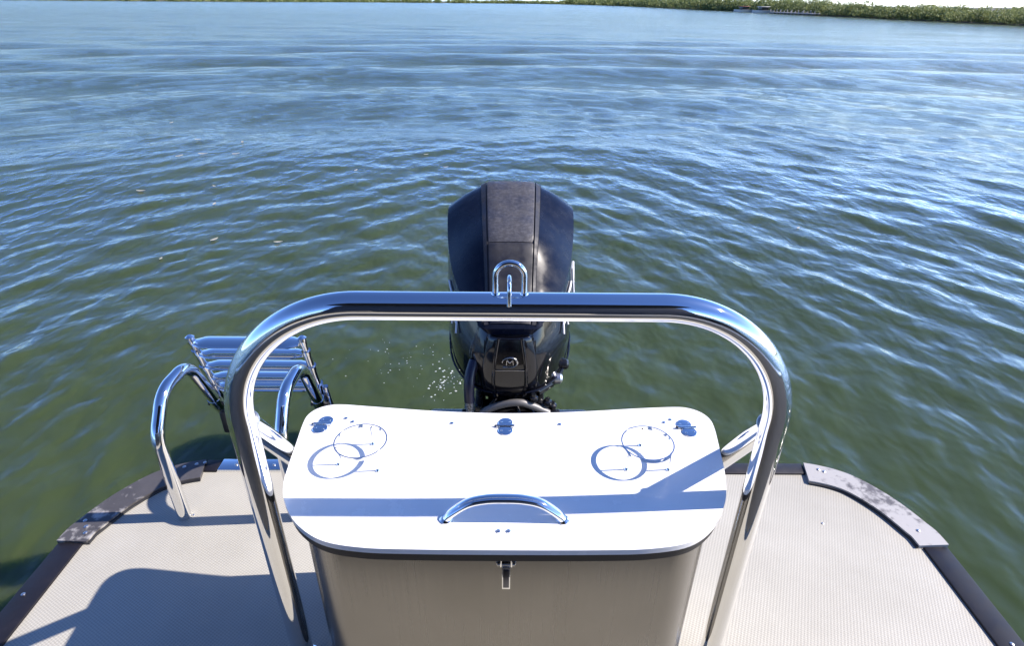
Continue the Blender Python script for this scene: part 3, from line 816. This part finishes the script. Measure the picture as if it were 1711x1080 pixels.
for k, u in enumerate((0.435, 0.385, 0.330, 0.275, 0.228)):
    p = lp(u)
    wv_ = 0.165
    bm = bmesh.new()
    pts = []
    for i in range(25):
        q = -1+2*i/24
        pts.append((-0.815+q*wv_, p.y, p.z))
    wd = 0.048 if k == 0 else 0.042
    tube(bm, pts, 1.0, 20, upv=(0, 1, 0), rfun=None, sx_=wd*0.8, sy_=0.0115) if False else None
    rings = []
    for (x, y, z) in pts:
        q = abs((x+0.815)/wv_)
        fl = 1.0 if q < 0.84 else 1.0-0.45*((q-0.84)/0.16)
        rings.append([bm.verts.new((x, y+math.cos(a)*wd*0.75*fl, z+math.sin(a)*0.0100*fl)) for a in [2*math.pi*j/18 for j in range(18)]])
    for A, Bq in zip(rings, rings[1:]):
        for j in range(18): bm.faces.new((A[j], A[(j+1) % 18], Bq[(j+1) % 18], Bq[j]))
    bm.faces.new(rings[0]); bm.faces.new(rings[-1][::-1])
    obj('step', bm, M_steel, lad)

# ================================================================== OUTBOARD MOTOR
EX = 0.012
om = empty('outboard_motor', (EX, 2.0, 0), 'large black outboard motor with faceted cowl mounted behind the white lid', 'outboard motor')
Tt = [(0, 1.742, .452), (.088, 1.748, .450), (.112, 1.765, .452), (.160, 1.85, .480), (.212, 1.98, .545), (.243, 2.15, .610), (.252, 2.33, .685), (.225, 2.41, .63), (.1, 2.45, .61), (0, 2.455, .61)]
Wd = [(0, 1.700, .36), (.07, 1.705, .36), (.125, 1.725, .36), (.190, 1.80, .37), (.232, 1.93, .40), (.254, 2.12, .42), (.256, 2.30, .45), (.228, 2.41, .42), (.1, 2.47, .42), (0, 2.475, .42)]
W2 = [(0, 1.700, .29), (.07, 1.704, .29), (.125, 1.725, .29), (.188, 1.80, .30), (.230, 1.93, .31), (.250, 2.12, .32), (.250, 2.29, .34), (.222, 2.40, .33), (.1, 2.46, .33), (0, 2.465, .33)]
B1 = [(0, 1.708, .20), (.065, 1.712, .20), (.118, 1.738, .205), (.172, 1.81, .215), (.210, 1.93, .225), (.228, 2.12, .24), (.225, 2.28, .25), (.2, 2.38, .25), (.1, 2.44, .25), (0, 2.445, .25)]
B2 = [(0, 1.745, .135), (.05, 1.75, .135), (.095, 1.78, .14), (.135, 1.85, .145), (.165, 1.95, .15), (.18, 2.1, .16), (.175, 2.22, .17), (.15, 2.3, .17), (.08, 2.35, .17), (0, 2.355, .17)]
def ringfull(row):
    rgt = [Vector((EX+x, y, z)) for x, y, z in row]
    lft = [Vector((EX-x, y, z)) for x, y, z in row[-2:0:-1]]
    return rgt+lft
def loft_rows(bm, rows, closed=True):
    vs = [[bm.verts.new(p) for p in r] for r in rows]
    n = len(vs[0])
    for A, Bq in zip(vs, vs[1:]):
        for k in range(n if closed else n-1):
            bm.faces.new((A[k], A[(k+1) % n], Bq[(k+1) % n], Bq[k]))
    return vs
def subd(o, lv=2):
    m = o.modifiers.new('subsurf', 'SUBSURF'); m.levels = lv; m.render_levels = lv
B1 = [(x*1.07, y, z) for x, y, z in B1]; B2 = [(x*1.15, y, z) for x, y, z in B2]
bm = bmesh.new(); vs = loft_rows(bm, [ringfull(r) for r in (Tt, Wd, W2, B1)])
o = obj('cowl_body', bm, M_cowl, om, sharp=None); subd(o)
def shrink(row, s, dz): return [(x*s, 2.0+(y-2.0)*(1-(1-s)*0.6), z+dz) for x, y, z in row]
bm = bmesh.new(); vs = loft_rows(bm, [ringfull(r) for r in (shrink(B1, 0.985, 0.003), shrink(B1, 0.975, -0.012), B2, shrink(B2, 0.8, -0.03))])
bm.faces.new(vs[-1])
o = obj('lower_cowl', bm, M_black, om, sharp=None); subd(o)
# seam strip between upper and lower cowl
bm = bmesh.new(); tube(bm, catmull([Vector((EX+(p.x-EX)*1.0, p.y, p.z)) for p in ringfull(B1)], 6, True), 0.0042, 8, closed=True); obj('cowl_seam', bm, M_cowl_top, om)
# top shell stations: y, centre z, x1,z1, x2,z2, (x3,y3,z3 from Tt)
ST = [(1.744, .456, .070, .455, .090, .452), (1.765, .474, .072, .473, .091, .468), (1.85, .552, .075, .551, .090, .542), (1.98, .668, .082, .667, .100, .658), (2.15, .722, .090, .722, .111, .712), (2.33, .772, .097, .771, .120, .760), (2.41, .760, .096, .758, .118, .745), (2.45, .70, .09, .70, .105, .69)]
EDGE = [Tt[1], Tt[2], Tt[3], Tt[4], Tt[5], Tt[6], Tt[7], Tt[8]]
for s_ in (1, -1):
    bm = bmesh.new()
    inner = [Vector((EX+s_*st[4], st[0], st[5])) for st in ST]
    outer = [Vector((EX+s_*e[0], e[1], e[2])) for e in EDGE]
    ci = catmull(inner, 5); co = catmull(outer, 5)
    rows = []
    for t in (0, 0.03, 0.25, 0.5, 0.75, 0.97, 1.0):
        rows.append([a.lerp(b, t) + Vector((0, 0, 0.008*math.sin(math.pi*t))) for a, b in zip(ci, co)])
    rows.append([b + Vector((-s_*0.004, 0.0, -0.012)) for b in co])
    loft_rows(bm, rows, False); obj('shoulder_facet', bm, M_cowl_top, om, sharp=28)
    # raised strip between facet and pad
    bm = bmesh.new()
    a = catmull([Vector((EX+s_*(st[2]+0.004), st[0], st[3]-0.012)) for st in ST], 5)
    a2 = catmull([Vector((EX+s_*(st[2]+0.004), st[0], st[3]+0.001)) for st in ST], 5)
    b2 = catmull([Vector((EX+s_*(st[4]-0.002), st[0], st[5]+0.003)) for st in ST], 5)
    b3 = catmull([Vector((EX+s_*(st[4]), st[0], st[5]-0.006)) for st in ST], 5)
    loft_rows(bm, [a, a2, b2, b3], False); obj('cowl_strip', bm, M_pad2, om, sharp=28)
def pad(i0, i1, name, m, ya=0.0, yb=0.0):
    bm = bmesh.new()
    c = catmull([Vector((0, st[0], st[1])) for st in ST], 8)
    wv2 = catmull([Vector((st[2], st[0], st[3])) for st in ST], 8)
    sel = [k for k in range(len(c)) if i0*8 <= k <= i1*8]
    rows = []
    for t in (-1.0, -1.0, -0.94, -0.5, 0, 0.5, 0.94, 1.0, 1.0):
        rows.append([])
    for k in sel:
        q = (k-sel[0])/(len(sel)-1)
        for j, (t, dz) in enumerate(((-1, -0.010), (-1, -0.002), (-0.94, 0.0015), (-0.5, 0.003), (0, 0.0035), (0.5, 0.003), (0.94, 0.0015), (1, -0.002), (1, -0.010))):
            e = 0.0 if 0 < k-sel[0] < len(sel)-1 else -0.006
            y = c[k].y + (0.003 if k == sel[0] else (-0.003 if k == sel[-1] else 0))
            rows[j].append(Vector((EX+t*(wv2[k].x-0.001), y, c[k].z+dz+e)))
    loft_rows(bm, rows, False); return obj(name, bm, m, om, sharp=35)
pad(3, 6, 'rear_top_pad', M_pad); pad(0, 3, 'front_top_pad', M_pad2); pad(6, 7, 'rear_slope', M_pad2)
# dark groove floor under the pads
bm = bmesh.new()
c = catmull([Vector((0, st[0], st[1]-0.009)) for st in ST], 5); wv2 = catmull([Vector((st[4], st[0], st[5])) for st in ST], 5)
loft_rows(bm, [[Vector((EX-b.x, a.y, a.z)) for a, b in zip(c, wv2)], [Vector((EX+b.x, a.y, a.z)) for a, b in zip(c, wv2)]], False)
obj('groove_floor', bm, M_rubber, om)
# front lip under the pads
bm = bmesh.new()
lipT = [Vector((EX+x, y, z)) for x, y, z in ((-.112, 1.766, .458), (-.088, 1.748, .455), (-.04, 1.743, .458), (.04, 1.743, .458), (.088, 1.748, .455), (.112, 1.766, .458))]
lipM = [p+Vector((0, -0.010, -0.012)) for p in lipT]
lipB = [Vector((EX+(p.x-EX)*0.82, p.y-0.012, p.z-0.032)) for p in lipT]
lipC = [p+Vector((0, 0.02, 0)) for p in lipB]
loft_rows(bm, [catmull(q, 5) for q in (lipT, lipM, lipB, lipC)], False); obj('front_lip', bm, M_cowl_top, om, sharp=30)
# front face plate with ribs
fp = []
for z, hw, y in ((.425, .070, 1.709), (.40, .078, 1.702), (.34, .092, 1.6965), (.28, .100, 1.6965), (.22, .098, 1.701), (.185, .085, 1.714), (.165, .05, 1.728)):
    fp.append([Vector((EX+hw*t, y + 0.020*t*t*abs(t), z)) for t in (-1, -0.75, -0.4, 0, 0.4, 0.75, 1)])
bm = bmesh.new(); loft_rows(bm, fp, False)
fo = obj('front_plate', bm, M_cowl, om, sharp=None); m = fo.modifiers.new('thick', 'SOLIDIFY'); m.thickness = 0.006; m.offset = -1; subd(fo)
bm = bmesh.new()
for s_ in (-1, 1):
    tube(bm, catmull([(EX+s_*.040, 1.703, .425), (EX+s_*.052, 1.692, .34), (EX+s_*.058, 1.693, .25), (EX+s_*.045, 1.716, .18)], 8), 0.0055, 10)
obj('front_rib', bm, M_cowl, om)
bm = bmesh.new(); box(bm, (EX, 1.6915, .305), (0.105, 0.004, 0.0022), bev=0.0005); obj('front_crease', bm, M_emblem, om)
# emblem: oval swoosh ring round a stylised M
bm = bmesh.new()
ez, ey = .338, 1.6895
ringp = [Vector((EX+0.026*math.cos(a), ey, ez+0.019*math.sin(a))) for a in [R(-120+q*10) for q in range(31)]]
tube(bm, ringp, 0.0030, 8, rfun=lambda t: 0.5+0.7*(1-abs(2*t-1)))
tube(bm, [(EX-0.024, ey, ez-0.018), (EX-0.010, ey, ez-0.019)], 0.003, 8)
for a, b in (((-0.012, -0.010), (-0.010, 0.010)), ((-0.010, 0.010), (0, -0.002)), ((0, -0.002), (0.010, 0.010)), ((0.010, 0.010), (0.012, -0.010))):
    tube(bm, [(EX+a[0], ey, ez+a[1]), (EX+b[0], ey, ez+b[1])], 0.0020, 6)
obj('emblem', bm, M_emblem, om)
# side lettering strokes and a painted highlight, white, lying on the cowl sides
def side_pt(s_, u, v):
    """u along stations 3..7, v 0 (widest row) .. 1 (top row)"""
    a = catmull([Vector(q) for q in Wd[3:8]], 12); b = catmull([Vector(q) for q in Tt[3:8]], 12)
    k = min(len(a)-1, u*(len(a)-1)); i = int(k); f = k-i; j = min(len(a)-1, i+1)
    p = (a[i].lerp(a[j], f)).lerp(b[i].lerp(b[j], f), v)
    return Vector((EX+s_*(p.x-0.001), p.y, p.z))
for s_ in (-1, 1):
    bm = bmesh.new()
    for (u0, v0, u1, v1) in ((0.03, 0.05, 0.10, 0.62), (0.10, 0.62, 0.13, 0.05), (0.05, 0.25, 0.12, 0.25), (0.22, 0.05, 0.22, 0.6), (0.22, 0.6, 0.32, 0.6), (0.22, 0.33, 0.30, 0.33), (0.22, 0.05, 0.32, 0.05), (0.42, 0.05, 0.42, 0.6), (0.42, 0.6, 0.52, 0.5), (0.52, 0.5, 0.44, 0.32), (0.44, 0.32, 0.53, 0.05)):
        if s_ < 0 and u0 > 0.35: continue  # rear strokes stay on the right only, painting a highlight sliver
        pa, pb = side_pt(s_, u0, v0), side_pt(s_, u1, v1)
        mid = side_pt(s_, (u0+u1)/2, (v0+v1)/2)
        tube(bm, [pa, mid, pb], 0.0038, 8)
    obj('side_lettering_and_glint', bm, M_decal_glint, om)
# midsection, swivel bracket and clamp
bm = bmesh.new()
rows = []
for z, hw, y0, y1 in ((.16, .13, 1.80, 2.26), (.08, .105, 1.82, 2.2), (-.05, .085, 1.84, 2.16), (-.25, .07, 1.86, 2.12), (-.75, .06, 1.88, 2.08)):
    n = 20; rows.append([Vector((EX+hw*math.cos(a), (y0+y1)/2+(y1-y0)/2*math.sin(a), z)) for a in [2*math.pi*k/n for k in range(n)]])
vs = loft_rows(bm, rows); bm.faces.new(vs[0]); bm.faces.new(vs[-1][::-1]); obj('midsection', bm, M_black, om)
bm = bmesh.new()
for s_ in (-1, 1):
    box(bm, (EX+s_*0.11, 1.80, 0.02), (0.035, 0.22, 0.26), bev=0.012)
box(bm, (EX, 1.79, 0.075), (0.16, 0.12, 0.10), bev=0.02)
box(bm, (EX+0.0, 1.73, -0.02), (0.30, 0.10, 0.12), bev=0.02)
box(bm, (EX, 1.745, 0.075), (0.34, 0.14, 0.06), bev=0.02)
obj('clamp_bracket', bm, M_black, om)
bm = bmesh.new(); tube(bm, catmull([(EX-0.10, 1.69, 0.125), (EX-0.04, 1.685, 0.160), (EX+0.03, 1.68, 0.178), (EX+0.08, 1.685, 0.160), (EX+0.14, 1.69, 0.125)], 8), 0.013, 14); obj('steering_bar', bm, M_worn, om)
bm = bmesh.new(); cyl(bm, (EX-0.17, 1.70, 0.105), (EX+0.18, 1.70, 0.105), 0.024, 18)
obj('steering_cylinder', bm, M_black, om)
for (x, y, z) in ((EX+0.085, 1.69, 0.19), (EX+0.135, 1.70, 0.165), (EX+0.155, 1.72, 0.135)):
    bm = bmesh.new(); lathe(bm, (x, y, z), [(0.013, -0.012), (0.016, -0.006), (0.016, 0.006), (0.009, 0.010), (0.009, 0.018)], 8); obj('bolt', bm, M_black, om)
# rigging hose on the left and cables
bm = bmesh.new(); tube(bm, catmull([(EX-0.125, 1.745, 0.31), (EX-0.139, 1.712, 0.27), (EX-0.142, 1.695, 0.23), (EX-0.142, 1.69, 0.175)], 8), 0.019, 18)
hz_ = obj('rigging_hose', bm, M_hose, om)
bm = bmesh.new(); tube(bm, catmull([(EX-0.142, 1.690, 0.19), (EX-0.140, 1.683, 0.10), (EX-0.13, 1.62, -0.04)], 8), 0.0135, 18); obj('hose_sleeve', bm, M_braid, hz_)
for pts, r in ((((EX+0.06, 1.73, 0.15), (EX+0.10, 1.68, 0.12), (EX+0.15, 1.66, 0.04), (EX+0.2, 1.62, 0.0)), 0.006), (((EX-0.05, 1.74, 0.15), (EX-0.09, 1.69, 0.11), (EX-0.10, 1.66, 0.03)), 0.007), (((EX+0.02, 1.73, 0.15), (EX+0.05, 1.67, 0.10), (EX+0.09, 1.655, 0.02)), 0.005)):
    bm = bmesh.new(); tube(bm, catmull(pts, 8), r, 10); obj('cable', bm, M_black, om)
# knobs on the right flank under the seam
for (x, y, z, r, m_) in ((EX+0.205, 1.86, 0.225, 0.021, M_black), (EX+0.178, 1.80, 0.200, 0.020, M_alu)):
    bm = bmesh.new(); lathe(bm, (x, y, z), [(r*0.7, -0.02), (r, -0.012), (r, 0.008), (r*0.7, 0.016), (0.002, 0.018)], 18, 'X'); obj('side_knob', bm, m_, om)
bm = bmesh.new()
pts = [(EX+0.10, 1.76, 0.17), (EX+0.15, 1.80, 0.18), (EX+0.185, 1.86, 0.19), (EX+0.20, 1.95, 0.20)]
tube(bm, catmull(pts, 6), 0.018, 12); obj('flank_tube', bm, M_black, om)

# ================================================================== FLOTSAM
def wz_at(x, y):
    r = math.hypot(x, y)
    return float(water_h(np.array([[x]]), np.array([[y]]), np.array([[r*0.0105]]))[0, 0]) + WZ
def leaf(x, y, s, rot):
    bm = bmesh.new()
    z = wz_at(x, y)+0.008
    n = 8; L = []; Rr = []
    for i in range(n+1):
        t = i/n; wd = math.sin(math.pi*t)**0.8*0.38*s
        cz = 0.12*s*(2*t-1)**2
        L.append(((t-0.5)*2*s, wd+0.001, cz+0.10*s)); Rr.append(((t-0.5)*2*s, -wd-0.001, cz+0.10*s))
    C_ = [((t/n-0.5)*2*s, 0, 0.12*s*(2*t/n-1)**2) for t in range(n+1)]
    rows = [[bm.verts.new(p) for p in q] for q in (L, C_, Rr)]
    for a, b in zip(rows, rows[1:]):
        for k in range(n): bm.faces.new((a[k], a[k+1], b[k+1], b[k]))
    bmesh.ops.solidify(bm, geom=bm.faces[:], thickness=0.0015)
    bm.transform(Matrix.Translation((x, y, z)) @ Matrix.Rotation(rot, 4, 'Z'))
    o = obj('floating_leaf', bm, M_leaf)
    o.location = (0, 0, 0)
    return tag(o, 'small pale leaf floating on the open water left of the motor', 'leaf', 'pale leaves scattered on the water')
for (x, y, s) in ((-4.6, 8.3, .055), (-3.87, 8.44, .05), (-4.07, 9.18, .05), (-4.33, 8.43, .06), (-3.2, 6.22, .04), (-2.74, 5.17, .045), (-2.14, 5.15, .04), (-2.99, 4.7, .022), (-4.26, 6.7, .05), (-1.99, 7.64, .04), (-0.85, 7.93, .035), (-4.8, 9.3, .045), (-6.25, 11.3, .05), (-3.5, 6.9, .03), (-1.2, 8.6, .035), (2.9, 5.6, .03), (-1.35, 3.2, 0.012)):
    leaf(x, y, s, random.uniform(0, 3.1))
bm = bmesh.new()
for _ in range(110):
    a = random.gauss(0, 1); b = random.gauss(0, 1)
    if _ < 60: x, y = -0.36+a*0.05+b*0.02, 2.84+b*0.09
    else: x, y = -0.62+a*0.17, 3.1+b*0.16
    s = random.uniform(0.002, 0.009)*(0.8 if _ < 60 else 0.5)
    z = wz_at(x, y)
    n = 6; cv = [bm.verts.new((x+s*math.cos(2*math.pi*k/n)*random.uniform(.7, 1.3), y+s*math.sin(2*math.pi*k/n)*random.uniform(.7, 1.3), z+0.001)) for k in range(n)]
    tp = bm.verts.new((x, y, z+0.001+s*0.7))
    for k in range(n): bm.faces.new((cv[k], cv[(k+1) % n], tp))
tag(obj('foam', bm, M_foam), 'specks of white foam and bubbles beside the motor', 'foam', kind='stuff')
